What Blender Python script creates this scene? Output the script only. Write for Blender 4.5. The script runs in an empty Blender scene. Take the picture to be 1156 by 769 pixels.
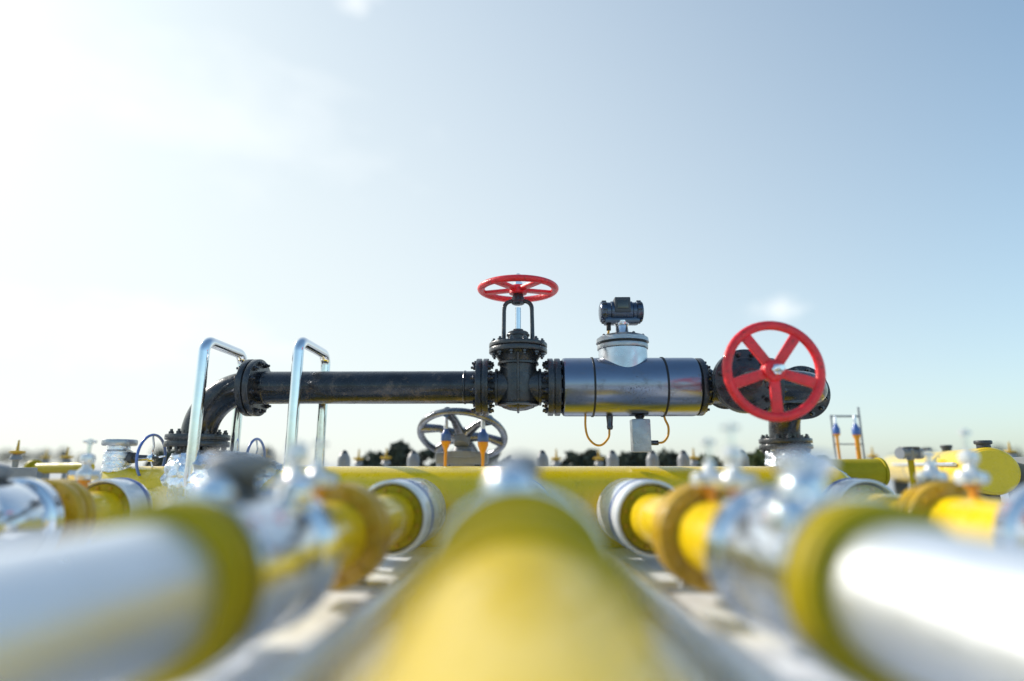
import bpy, bmesh, math, random
from mathutils import Vector, Matrix, Euler, noise
random.seed(7)
PI = math.pi
R = math.radians
U = 0.005            # one build unit = 5 mm
D = 660.0            # distance of the black pipe line, in build units

# ------------------------------------------------------------------ camera
sc = bpy.context.scene
EYE = 88.0          # eye height above the ground in build units
cam_d = bpy.data.cameras.new('camera')
cam = bpy.data.objects.new('camera', cam_d)
sc.collection.objects.link(cam)
cam_d.sensor_width = 36.0
FPX = 660.0
cam_d.lens = 36.0 * FPX / 1156.0
cam_d.clip_start = 0.02
cam_d.clip_end = 8000
TILT, YAW = R(12.0), R(0.87)
cam.location = (0, 0, EYE * U)
cam.rotation_euler = (PI / 2 + TILT, 0, YAW)
cam_d.dof.use_dof = True
cam_d.dof.focus_distance = D * U
APERTURE_U = 13.5
cam_d.dof.aperture_fstop = cam_d.lens / (APERTURE_U * U * 1000)
sc.camera = cam
ROT = cam.rotation_euler.to_matrix()

def P(px, py, Y):
    """place in build units (eye = origin) seen at a photo pixel, at distance Y"""
    v = ROT @ Vector(((px - 578) / FPX, -(py - 384.5) / FPX, -1.0))
    return v * (Y / v.y)

# ------------------------------------------------------------------ world, sun
SUN_AZ, SUN_EL = R(-62), R(30)     # azimuth from +Y, negative = left
w = bpy.data.worlds.new('World'); sc.world = w; w.use_nodes = True
nt = w.node_tree; nt.nodes.clear()
out = nt.nodes.new('ShaderNodeOutputWorld'); bg = nt.nodes.new('ShaderNodeBackground')
sky = nt.nodes.new('ShaderNodeTexSky'); sky.sky_type = 'NISHITA'; sky.sun_disc = False
sky.sun_elevation = SUN_EL; sky.sun_rotation = SUN_AZ
sky.altitude = 0; sky.air_density = 1.0; sky.dust_density = 1.2; sky.ozone_density = 1.0
bg.inputs[1].default_value = 0.12
tc = nt.nodes.new('ShaderNodeTexCoord')
# thin real-looking clouds: noise masked to a few directions of the sky
def wnode(t, **k):
    n = nt.nodes.new(t)
    for a, b in k.items(): setattr(n, a, b)
    return n
def cloud(px, py, size, prev, stretch=3.0, dens=0.6, scale=22):
    d = P(px, py, 1000).normalized()
    mp = wnode('ShaderNodeVectorMath', operation='SUBTRACT'); mp.inputs[1].default_value = d
    nt.links.new(tc.outputs['Generated'], mp.inputs[0])
    sc_ = wnode('ShaderNodeVectorMath', operation='MULTIPLY'); sc_.inputs[1].default_value = (1 / size, 1 / size, stretch / size)
    nt.links.new(mp.outputs[0], sc_.inputs[0])
    ln = wnode('ShaderNodeVectorMath', operation='LENGTH'); nt.links.new(sc_.outputs[0], ln.inputs[0])
    nz = wnode('ShaderNodeTexNoise'); nz.inputs['Scale'].default_value = scale; nz.inputs['Detail'].default_value = 8
    nz.inputs['Roughness'].default_value = 0.6
    st = wnode('ShaderNodeVectorMath', operation='MULTIPLY'); st.inputs[1].default_value = (1, 1, 2.5)
    nt.links.new(tc.outputs['Generated'], st.inputs[0]); nt.links.new(st.outputs[0], nz.inputs['Vector'])
    ad = wnode('ShaderNodeMath', operation='MULTIPLY_ADD'); ad.inputs[1].default_value = 2.4; nt.links.new(nz.outputs[0], ad.inputs[0])
    nt.links.new(ln.outputs['Value'], ad.inputs[2])
    mr = wnode('ShaderNodeMapRange'); mr.inputs['From Min'].default_value = 2.3; mr.inputs['From Max'].default_value = 1.2
    mr.inputs['To Min'].default_value = 0; mr.inputs['To Max'].default_value = dens
    nt.links.new(ad.outputs[0], mr.inputs['Value'])
    mx = wnode('ShaderNodeMix', data_type='RGBA'); nt.links.new(mr.outputs[0], mx.inputs['Factor'])
    nt.links.new(prev, mx.inputs[6]); mx.inputs[7].default_value = (5.9, 6.0, 5.9, 1)
    return mx.outputs[2]
# thin high veil of cloud: densest towards the sun and near the horizon, thin behind the camera
def vm(op, a, b=None):
    n = wnode('ShaderNodeVectorMath', operation=op)
    nt.links.new(a, n.inputs[0])
    if b is not None:
        if hasattr(b, 'links'): nt.links.new(b, n.inputs[1])
        else: n.inputs[1].default_value = b
    return n
K = 12.0
soft_n = vm('MULTIPLY', sky.outputs[0], (K, K, K)); soft_d = vm('ADD', sky.outputs[0], (K, K, K))
soft = vm('DIVIDE', soft_n.outputs[0], soft_d.outputs[0])
VD = (-0.60, 0.75, -0.30)
dt = vm('DOT_PRODUCT', tc.outputs['Generated'], VD)
vr = wnode('ShaderNodeMapRange', interpolation_type='LINEAR'); vr.inputs['From Min'].default_value = -.23; vr.inputs['From Max'].default_value = 1.0
vr.inputs['To Min'].default_value = 0.0; vr.inputs['To Max'].default_value = 0.9
nt.links.new(dt.outputs['Value'], vr.inputs['Value'])
vx = wnode('ShaderNodeMix', data_type='RGBA'); nt.links.new(vr.outputs[0], vx.inputs['Factor'])
tint = vm('MULTIPLY', soft.outputs[0], (1.04, 1.27, 1.31)); nt.links.new(tint.outputs[0], vx.inputs[6]); vx.inputs[7].default_value = (4.35, 4.5, 4.35, 1)
col = vx.outputs[2]
col = cloud(876, 350, 0.045, col, 2.5, 0.55, 30)
col = cloud(402, 2, 0.03, col, 1.6, 0.5, 30)
col = cloud(150, 375, 0.22, col, 4, 0.35, 10)
col = cloud(250, 130, 0.25, col, 3, 0.25, 8)
nt.links.new(col, bg.inputs[0]); nt.links.new(bg.outputs[0], out.inputs[0])

sd = bpy.data.lights.new('sun', 'SUN'); sd.energy = 2.5; sd.angle = R(0.53); sd.color = (1, 0.93, 0.82)
so = bpy.data.objects.new('sun', sd); sc.collection.objects.link(so)
sdir = Vector((math.sin(SUN_AZ) * math.cos(SUN_EL), math.cos(SUN_AZ) * math.cos(SUN_EL), math.sin(SUN_EL)))
so.rotation_euler = sdir.to_track_quat('Z', 'Y').to_euler()
so.location = sdir * 20
sc.view_settings.view_transform = 'Standard'; sc.view_settings.look = 'None'
sc.view_settings.exposure = 0.82; sc.view_settings.gamma = 1; sc.view_settings.use_curve_mapping = False

# ------------------------------------------------------------------ materials
def mat(name, base, rough=0.4, metal=0.0, coat=0.0, var=0.12, bump=0.0, bscale=40, rvar=0.12,
        dirt=None, dirt_amt=0.0, dirt_scale=6, streak=None, aniso=0.0, spec=0.5):
    m = bpy.data.materials.new(name); m.use_nodes = True
    n = m.node_tree.nodes; l = m.node_tree.links
    b = n['Principled BSDF']
    b.inputs['Metallic'].default_value = metal
    b.inputs['Coat Weight'].default_value = coat; b.inputs['Coat Roughness'].default_value = 0.08
    b.inputs['Specular IOR Level'].default_value = spec
    t = n.new('ShaderNodeTexCoord')
    vec = t.outputs['Object']
    if streak:
        mp = n.new('ShaderNodeVectorMath'); mp.operation = 'MULTIPLY'; mp.inputs[1].default_value = streak
        l.new(vec, mp.inputs[0]); vec = mp.outputs[0]
    nz = n.new('ShaderNodeTexNoise'); nz.inputs['Scale'].default_value = 9; nz.inputs['Detail'].default_value = 6
    nz.inputs['Roughness'].default_value = 0.65
    l.new(vec, nz.inputs['Vector'])
    cr = n.new('ShaderNodeMapRange'); cr.inputs['From Min'].default_value = .3; cr.inputs['From Max'].default_value = .7
    cr.inputs['To Min'].default_value = 1 - var; cr.inputs['To Max'].default_value = 1 + var
    l.new(nz.outputs[0], cr.inputs['Value'])
    mul = n.new('ShaderNodeVectorMath'); mul.operation = 'SCALE'; mul.inputs[0].default_value = base
    l.new(cr.outputs[0], mul.inputs['Scale'])
    colr = mul.outputs[0]
    rg = n.new('ShaderNodeMapRange'); rg.inputs['From Min'].default_value = .3; rg.inputs['From Max'].default_value = .7
    rg.inputs['To Min'].default_value = max(.02, rough - rvar); rg.inputs['To Max'].default_value = rough + rvar
    nz2 = n.new('ShaderNodeTexNoise'); nz2.inputs['Scale'].default_value = 23; nz2.inputs['Detail'].default_value = 5
    l.new(vec, nz2.inputs['Vector']); l.new(nz2.outputs[0], rg.inputs['Value'])
    l.new(rg.outputs[0], b.inputs['Roughness'])
    if dirt:
        nd = n.new('ShaderNodeTexNoise'); nd.inputs['Scale'].default_value = dirt_scale; nd.inputs['Detail'].default_value = 10
        nd.inputs['Roughness'].default_value = 0.75
        l.new(t.outputs['Object'], nd.inputs['Vector'])
        md = n.new('ShaderNodeMapRange'); md.inputs['From Min'].default_value = .54; md.inputs['From Max'].default_value = .68
        md.inputs['To Min'].default_value = 0; md.inputs['To Max'].default_value = dirt_amt
        l.new(nd.outputs[0], md.inputs['Value'])
        mx = n.new('ShaderNodeMix'); mx.data_type = 'RGBA'
        l.new(md.outputs[0], mx.inputs['Factor']); l.new(colr, mx.inputs[6]); mx.inputs[7].default_value = (*dirt, 1)
        colr = mx.outputs[2]
        if metal > 0:
            mm = n.new('ShaderNodeMath'); mm.operation = 'MULTIPLY_ADD'; l.new(md.outputs[0], mm.inputs[0])
            mm.inputs[1].default_value = -metal; mm.inputs[2].default_value = metal
            l.new(mm.outputs[0], b.inputs['Metallic'])
    l.new(colr, b.inputs['Base Color'])
    if bump:
        nb = n.new('ShaderNodeTexNoise'); nb.inputs['Scale'].default_value = bscale; nb.inputs['Detail'].default_value = 6
        l.new(vec, nb.inputs['Vector'])
        bp = n.new('ShaderNodeBump'); bp.inputs['Strength'].default_value = bump; bp.inputs['Distance'].default_value = 0.01
        l.new(nb.outputs[0], bp.inputs['Height']); l.new(bp.outputs[0], b.inputs['Normal'])
    return m

M = {}
M['yellow'] = mat('yellow_paint', (.88, .60, .005), .3, coat=.5, var=.07, bump=.04, bscale=60, dirt=(.35, .24, .03), dirt_amt=.35)
M['ochre'] = mat('ochre_flange_paint', (.55, .33, .01), .4, coat=.2, var=.12, bump=.1, dirt=(.2, .1, .02), dirt_amt=.5)
M['olive'] = mat('shaded_yellow_paint', (.44, .34, .003), .5, var=.08, bump=.05, dirt=(.30, .22, .01), dirt_amt=.3, spec=.25)  # yellow paint again, its shaded tone darkened into the base colour
M['white'] = mat('pale_metallic_cladding', (.82, .85, .90), .44, metal=.85, coat=.1, var=.08, bump=.08, bscale=20, streak=(8, .6, 8))
M['clad'] = mat('aluminium_cladding', (.78, .81, .86), .16, metal=.9, var=.04, rvar=.05)
M['gloss'] = mat('white_enamel', (.8, .8, .8), .12, metal=.3, coat=1, var=.02, rvar=.04)
M['enamel'] = mat('white_sleeve_paint', (.80, .82, .86), .25, coat=.6, var=.03)
M['headsteel'] = mat('dark_steel', (.10, .12, .16), .25, metal=1, var=.1)
M['darksteel'] = mat('worn_dark_steel', (.20, .21, .23), .22, metal=.9, var=.5, bump=.3)
M['necksteel'] = mat('satin_steel', (.55, .58, .63), .3, metal=1, var=.1)
M['mirror'] = mat('polished_steel', (.95, .95, .95), .05, metal=1, var=.01, rvar=.02)
M['chrome'] = mat('chrome', (.82, .84, .87), .1, metal=1, var=.04, rvar=.05, bump=.02)
M['steel'] = mat('brushed_steel', (.27, .30, .37), .24, metal=1, var=.05, streak=(.6, 3, 3), bump=.02, bscale=50,
                 dirt=(.05, .035, .025), dirt_amt=.35, dirt_scale=16, rvar=.03)
M['cast'] = mat('cast_aluminium', (.42, .44, .46), .38, metal=.9, var=.12, bump=.3, bscale=90)
M['black'] = mat('black_pipe_paint', (.022, .025, .032), .24, metal=.4, coat=.35, var=.45, bump=.2, bscale=45,
                 dirt=(.15, .105, .075), dirt_amt=.8, dirt_scale=11)
M['iron'] = mat('dark_cast_iron', (.050, .053, .060), .28, metal=.5, coat=.25, var=.35, bump=.3, bscale=60,
                dirt=(.10, .065, .035), dirt_amt=.5, dirt_scale=18)
M['bolt'] = mat('zinc_bolts', (.09, .09, .10), .3, metal=.9, var=.3)
M['red'] = mat('red_wheel_paint', (.85, .018, .028), .38, coat=.25, var=.22, bump=.3, bscale=70, dirt=(.12, .02, .012), dirt_amt=.75, dirt_scale=34)
M['rubber'] = mat('black_rubber', (.015, .015, .016), .55)
M['cable'] = mat('orange_cable_sheath', (.75, .34, .02), .4)
M['orange'] = mat('orange_paint', (.75, .30, .015), .35, coat=.3)
M['blue'] = mat('blue_plastic', (.06, .14, .42), .35, coat=.2)
M['bluewheel'] = mat('blue_wheel_paint', (.08, .16, .48), .3, coat=.4)
M['foil'] = mat('crinkled_foil', (.80, .84, .90), .28, metal=.9, bump=.9, bscale=28)
M['grey'] = mat('grey_paint', (.20, .22, .25), .45, bump=.1)
M['darkgrey'] = mat('dark_grey_paint', (.05, .055, .065), .4, bump=.1)
M['palegrey'] = mat('pale_grey_paint', (.24, .25, .27), .4, var=.2, bump=.2)
M['glass'] = mat('dark_glass', (.01, .012, .015), .06, coat=1)
M['concrete'] = mat('pale_concrete', (.84, .87, .93), .4, var=.15, bump=.4, bscale=14, dirt=(.6, .62, .68), dirt_amt=.5, dirt_scale=3)
M['field'] = mat('pale_gravel_ground', (.46, .46, .46), .8, var=.2, bump=.4, bscale=8, dirt=(.25, .25, .22), dirt_amt=.6, dirt_scale=.6)
M['leaf'] = mat('dark_foliage', (.05, .065, .045), .6, var=.5)
M['leafg'] = mat('green_foliage', (.09, .11, .03), .6, var=.5)
M['bark'] = mat('bark', (.06, .045, .03), .8, bump=.5)
for k in ('leaf', 'leafg'):
    pass

# ------------------------------------------------------------------ mesh builder
def frame(axis):
    a = Vector(axis).normalized()
    h = Vector((0, 0, 1)) if abs(a.z) < .9 else Vector((0, 1, 0))
    x = h.cross(a).normalized(); y = a.cross(x)
    return x, y, a

class MB:
    def __init__(s): s.v = []; s.f = []
    def lathe(s, p, axis, prof, seg=48, closed=False, sx=1, sy=1, jag=None):
        p = Vector(p); x, y, a = frame(axis); b = len(s.v); n = len(prof)
        for t, r in prof:
            for k in range(seg):
                an = 2 * PI * k / seg
                s.v.append(p + a * t + x * (math.cos(an) * r * sx) + y * (math.sin(an) * r * sy))
        for i in range(n if closed else n - 1):
            j = (i + 1) % n
            for k in range(seg):
                k2 = (k + 1) % seg
                s.f.append((b + i * seg + k, b + i * seg + k2, b + j * seg + k2, b + j * seg + k))
        if not closed:
            if prof[0][1] > 1e-6: s.f.append(tuple(b + k for k in range(seg))[::-1])
            if prof[-1][1] > 1e-6: s.f.append(tuple(b + (n - 1) * seg + k for k in range(seg)))
        return s
    def cyl(s, p, axis, t0, t1, r, seg=40, bev=None):
        bev = min(.12 * r, .25 * (t1 - t0)) if bev is None else bev
        c = bev * .3
        return s.lathe(p, axis, [(t0, r - bev), (t0 + c, r - c), (t0 + bev, r), (t1 - bev, r), (t1 - c, r - c), (t1, r - bev)], seg)
    def ring(s, p, axis, t0, t1, ro, ri, seg=56, bev=.8):
        return s.lathe(p, axis, [(t0, ri), (t0, ro - bev), (t0 + bev * .3, ro - bev * .3), (t0 + bev, ro), (t1 - bev, ro),
                                 (t1 - bev * .3, ro - bev * .3), (t1, ro - bev), (t1, ri)], seg, closed=True)
    def torus(s, p, axis, Rr, r, seg=72, rs=14, flat=1.0):
        return s.lathe(p, axis, [(math.sin(2 * PI * k / rs) * r * flat, Rr + math.cos(2 * PI * k / rs) * r) for k in range(rs)], seg, closed=True)
    def tube(s, pts, r, seg=20, caps=True):
        pts = [Vector(q) for q in pts]; b = len(s.v); n = len(pts)
        tg = [(pts[min(i + 1, n - 1)] - pts[max(i - 1, 0)]).normalized() for i in range(n)]
        x, y, a = frame(tg[0]); rr = r if hasattr(r, '__len__') else [r] * n
        for i in range(n):
            t = tg[i]; x = (x - t * x.dot(t)).normalized(); y = t.cross(x)
            for k in range(seg):
                an = 2 * PI * k / seg
                s.v.append(pts[i] + x * (math.cos(an) * rr[i]) + y * (math.sin(an) * rr[i]))
        for i in range(n - 1):
            for k in range(seg):
                k2 = (k + 1) % seg
                s.f.append((b + i * seg + k, b + i * seg + k2, b + (i + 1) * seg + k2, b + (i + 1) * seg + k))
        if caps:
            s.f.append(tuple(b + k for k in range(seg))[::-1]); s.f.append(tuple(b + (n - 1) * seg + k for k in range(seg)))
        return s
    def box(s, c, size, rot=None, bev=0.0):
        bm = bmesh.new(); bmesh.ops.create_cube(bm, size=1)
        for q in bm.verts: q.co = Vector((q.co.x * size[0], q.co.y * size[1], q.co.z * size[2]))
        if bev: bmesh.ops.bevel(bm, geom=list(bm.edges), offset=bev, segments=2, affect='EDGES', profile=.6)
        m = (rot if rot else Matrix.Identity(3)); b = len(s.v); c = Vector(c)
        for i, q in enumerate(bm.verts): q.index = i; s.v.append(m @ q.co + c)
        for f in bm.faces: s.f.append(tuple(b + q.index for q in f.verts))
        bm.free(); return s
    def sphere(s, c, r, seg=28, rings=16, sz=1.0):
        return s.lathe(c, (0, 0, 1), [(-math.cos(PI * k / rings) * r * sz, math.sin(PI * k / rings) * r) for k in range(1, rings)], seg)
    def build(s, name, m, parent=None, smooth=True, sharp=38):
        me = bpy.data.meshes.new(name)
        me.from_pydata([tuple(q * U) for q in s.v], [], s.f)
        bm = bmesh.new(); bm.from_mesh(me); bmesh.ops.recalc_face_normals(bm, faces=bm.faces); bm.to_mesh(me); bm.free()
        if smooth:
            for p_ in me.polygons: p_.use_smooth = True
            me.set_sharp_from_angle(angle=R(sharp))
        me.materials.append(M[m] if isinstance(m, str) else m)
        o = bpy.data.objects.new(name, me); sc.collection.objects.link(o)
        if parent: o.parent = parent
        return o

def W(p):            # build units (eye origin) -> world metres
    return Vector((p[0] * U, p[1] * U, (p[2] + EYE) * U))

def tag(o, label=None, cat=None, group=None, kind=None):
    if label: o['label'] = label
    if cat: o['category'] = cat
    if group: o['group'] = group
    if kind: o['kind'] = kind
    return o

def thing(name, label, cat, p=(0, 0, 0), rot=(0, 0, 0), group=None):
    o = bpy.data.objects.new(name, None); sc.collection.objects.link(o)
    o.empty_display_size = .05
    o.location = W(p); o.rotation_euler = rot
    return tag(o, label, cat, group)

def arc(c, r, a0, a1, ux, uz, n=24):
    c = Vector(c); ux = Vector(ux); uz = Vector(uz)
    return [c + ux * (math.cos(a0 + (a1 - a0) * k / n) * r) + uz * (math.sin(a0 + (a1 - a0) * k / n) * r) for k in range(n + 1)]

def bolts(parent, p, axis, rc, t0, t1, n, rb=3.0, m='bolt', ph=0.0, seg=6, stud=2.5):
    """n separate bolts with a hex nut at each end of a flange pair"""
    x, y, a = frame(axis); p = Vector(p)
    first = None
    mb = MB(); h = rb * 1.0
    mb.lathe((0, 0, 0), axis, [(t0 - h, rb * .85), (t0 - h + .5, rb), (t0 - .05, rb)], seg)
    mb.lathe((0, 0, 0), axis, [(t1 + .05, rb), (t1 + h - .5, rb), (t1 + h, rb * .85)], seg)
    mb.lathe((0, 0, 0), axis, [(t0 - h - stud, rb * .5), (t1 + h + stud, rb * .5)], 10)
    for k in range(n):
        an = 2 * PI * (k + .5) / n + ph
        pos = p + x * (math.cos(an) * rc) + y * (math.sin(an) * rc)
        if first is None:
            first = mb.build('bolt', m, parent, smooth=False); o = first
        else:
            o = first.copy(); sc.collection.objects.link(o); o.parent = parent
        o.location = pos * U

def flange_pair(parent, p, axis, ro=32, t=7, gap=1.4, nb=12, ri=17, m='iron', rb=2.9, bc=None, seg=60, name='flange'):
    """two bolted flange discs centred on p: one part (the gasket groove between), bolts are sub-parts"""
    mb = MB()
    mb.ring(p, axis, -t - gap / 2, -gap / 2, ro, ri, seg)
    mb.ring(p, axis, gap / 2, t + gap / 2, ro, ri, seg)
    mb.ring(p, axis, -gap / 2 - .2, gap / 2 + .2, ro - 2.5, ri, seg, .1)
    f = mb.build(name, m, parent)
    bolts(f, p, axis, bc or ro - 5.2, -t - gap / 2, t + gap / 2, nb, rb)
    return f

# ------------------------------------------------------------------ ground
G = -EYE
g = bpy.data.meshes.new('ground')
S = 3000
g.from_pydata([(-S, -S, 0), (S, -S, 0), (S, S, 0), (-S, S, 0)], [], [(0, 1, 2, 3)])
g.materials.append(M['field'])
go = bpy.data.objects.new('ground', g); sc.collection.objects.link(go); tag(go, kind='structure')
mb = MB(); mb.box((0, 0, 1.5 + .8), (1100, 1500, 3), bev=.6)
slab = mb.build('concrete_pavement', 'concrete'); slab.location = (0, 300 * U, 0); tag(slab, kind='structure')

# ------------------------------------------------------------------ black pipe run, left part
c0 = P(420, 437.5, D); ZA = c0.z                   # axis height of the black line
xf = P(287, 437, D).x                              # flange at the start of the horizontal pipe
xv = P(545, 437, D).x                              # flange of the first gate valve
RP = 18.5
RB = 54.0                                          # bend radius
zb = ZA - RB
t = thing('black_pipe', 'long black horizontal pipe with bolted flange and downward elbow behind the chrome hoops', 'pipe', (xf - RB, D, zb - 12))
o_ = Vector((xf - RB, D, zb - 12))
def L(p): return Vector(p) - o_
mb = MB(); mb.lathe(L((xf, D, ZA)), (1, 0, 0), [(2, RP), (xv - xf - 6, RP)], 56)
for q in (14, xv - xf - 20): mb.lathe(L((xf, D, ZA)), (1, 0, 0), [(q - 1.6, RP - .1), (q - .8, RP + .7), (q + .8, RP + .7), (q + 1.6, RP - .1)], 56)
mb.build('pipe_barrel', 'black', t)
mb = MB(); mb.tube([L((xf - 2, D, ZA))] + [L(q) for q in arc((xf - 4, D, ZA - RB), RB, PI / 2, PI, (1, 0, 0), (0, 0, 1))] + [L((xf - 4 - RB, D, ZA - RB - 10))], RP, 40)
mb.build('elbow', 'black', t)
flange_pair(t, L((xf, D, ZA)), (1, 0, 0), 32.5, 6.5, 1.6, 12)
flange_pair(t, L((xf - 4 - RB, D, zb - 6)), (0, 0, 1), 33, 6, 1.6, 12)
mb = MB(); mb.lathe(L((xf - 4 - RB, D, zb)), (0, 0, 1), [(-80, RP), (-12, RP)], 40); mb.build('riser', 'black', t)

# ------------------------------------------------------------------ gate valve
def gate_valve(label, p, rotx, phase, closed_left):
    t = thing('gate_valve', label, 'valve', p, (rotx, 0, 0), 'black gate valves with red wheels')
    b = MB()
    b.lathe((0, 0, 0), (1, 0, 0), [(-39, 17.5), (-26, 17.5), (-22, 19), (22, 19), (26, 17.5), (39, 17.5)], 48)
    b.lathe((0, 0, 0), (0, 0, 1), [(-27, 3), (-26, 10), (-23.5, 17.5), (-20, 21), (-14, 22.3), (10, 22.3), (22, 21), (30, 22.5), (36, 26), (38.5, 30)], 56, sx=1.0, sy=1.0)
    b.lathe((0, 0, 0), (0, 0, 1), [(-21.5, 21.6), (-20.6, 23.4), (-19, 23.4), (-18, 22)], 56)
    b.lathe((0, 0, 0), (0, 0, 1), [(24.5, 21.4), (25.3, 23.6), (27.5, 23.6), (28.5, 22)], 56)
    for s_ in (-1, 1):     # seam rib front and back, and the side lugs
        b.tube([(0, s_ * 2, -28), (0, s_ * 12, -26.5), (0, s_ * 19, -22.5), (0, s_ * 22.6, -15), (0, s_ * 22.8, 10), (0, s_ * 21.6, 22), (0, s_ * 26, 36)], 1.5, 8)
        b.ring((s_ * 24.5, 0, 0), (1, 0, 0), -1.6, 1.6, 21, 16, 44, .6)
    b.build('valve_body', 'iron', t)
    for s_ in (-1, 1):
        flange_pair(t, (s_ * 40, 0, 0), (1, 0, 0), 32.5, 6.2, 1.6, 12)
    fb = MB(); fb.ring((0, 0, 44.5), (0, 0, 1), -6, -.6, 33.5, 12, 64); fb.ring((0, 0, 44.5), (0, 0, 1), .6, 5.4, 33.5, 4, 64)
    fb.ring((0, 0, 44.5), (0, 0, 1), -.8, .8, 30.5, 4, 64, .1); fb.lathe((0, 0, 44.5), (0, 0, 1), [(5.2, 24), (7, 22), (9.5, 16), (10, 13)], 48)
    f = fb.build('bonnet_flange', 'iron', t)
    bolts(f, (0, 0, 44.5), (0, 0, 1), 28.5, -6, 5.4, 12, 2.9, stud=2)
    pk = MB(); pk.lathe((0, 0, 0), (0, 0, 1), [(50, 14.5), (54, 14), (55, 12), (63, 12), (64, 11), (64.5, 6), (67, 6), (67.5, 4)], 40)
    pk.ring((0, 0, 60), (0, 0, 1), -1, 1, 13.4, 10, 40, .4)
    pk.build('gland', 'iron', t)
    yk = MB()
    path = []
    for s_ in (1,):
        path = [(17, 0, 50), (16.6, 0, 58), (16.2, 0, 89)] + [(16.2 * math.copysign(abs(math.cos(a)) ** .55, math.cos(a)), 0, 90 + 11.5 * math.sin(a) ** .8) for a in [PI * k / 16 for k in range(1, 16)]] + [(-16.2, 0, 89), (-16.6, 0, 58), (-17, 0, 50)]
    yk.tube(path, [3.6, 2.5, 2.3] + [2.5] * 15 + [2.3, 2.5, 3.6], 14)
    yk.lathe((0, 0, 0), (0, 0, 1), [(97, 5.5), (98, 7.5), (105, 7.5), (106.5, 6.5), (110, 6)], 32)
    for s_ in (-1, 1): yk.box((s_ * 17, 0, 51.5), (9, 14, 4), bev=1)
    yk.build('yoke', 'iron', t)
    st = MB(); pr = [(52, 3.4), (93, 3.4)]
    st.lathe((0, 0, 0), (0, 0, 1), pr, 20)
    pr = []
    z = 121.0
    while z < 132: pr += [(z, 3.3), (z + .7, 2.7)]; z += 1.4
    st.lathe((0, 0, 0), (0, 0, 1), [(108, 3.3)] + pr + [(133.5, 3.2), (134.5, 2.4)], 18)
    st.lathe((0, 0, 0), (0, 0, 1), [(120.4, 5.2), (124, 5.2), (124.4, 4.6)], 6)
    st.build('stem', 'chrome', t)
    hw = thing_child('handwheel', t)
    wz = 115.5
    rim = MB(); rim.torus((0, 0, wz), (0, 0, 1), 43.4, 4.4, 96, 18, .85); rim.build('rim', 'red', hw)
    hb = MB(); hb.lathe((0, 0, 0), (0, 0, 1), [(109.5, 7), (110, 10.3), (118, 10.3), (119, 9.6), (120, 7.5), (120.2, 3.4)], 36); hb.build('hub', 'red', hw)
    for k in range(5):
        a = phase + 2 * PI * k / 5
        d = Vector((math.cos(a), math.sin(a), 0)); rm = Matrix.Rotation(a, 3, 'Z')
        sp = MB()
        ln = 33.5; 
        n0 = len(sp.v)
        sp.box(d * (9 + ln / 2 - 1) + Vector((0, 0, wz - .5)), (ln, 7.6, 3.6), rm, 1.0)
        # widen the foot at the rim like a casting
        for i in range(n0, len(sp.v)):
            q = sp.v[i]; along = q.dot(d)
            side = q - d * along - Vector((0, 0, q.z))
            sc_ = 1 + .35 * max(0, (along - 30) / 10) + .25 * max(0, (16 - along) / 8)
            sp.v[i] = d * along + side * sc_ + Vector((0, 0, q.z))
        o = sp.build('spoke', 'red', hw)
    return t

def thing_child(name, parent):
    o = bpy.data.objects.new(name, None); sc.collection.objects.link(o); o.parent = parent; o.empty_display_size = .05
    return o

xg = P(585, 437, D).x
gate_valve('black gate valve with its red handwheel lying level on top, mid picture', (xg, D, ZA), 0, PI / 2, 1)
xg2 = P(824.5, 435, D).x
gate_valve('black gate valve whose red handwheel stands upright, right of the steel meter', (xg2, D, ZA), PI / 2, -PI / 2, 0)

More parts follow.
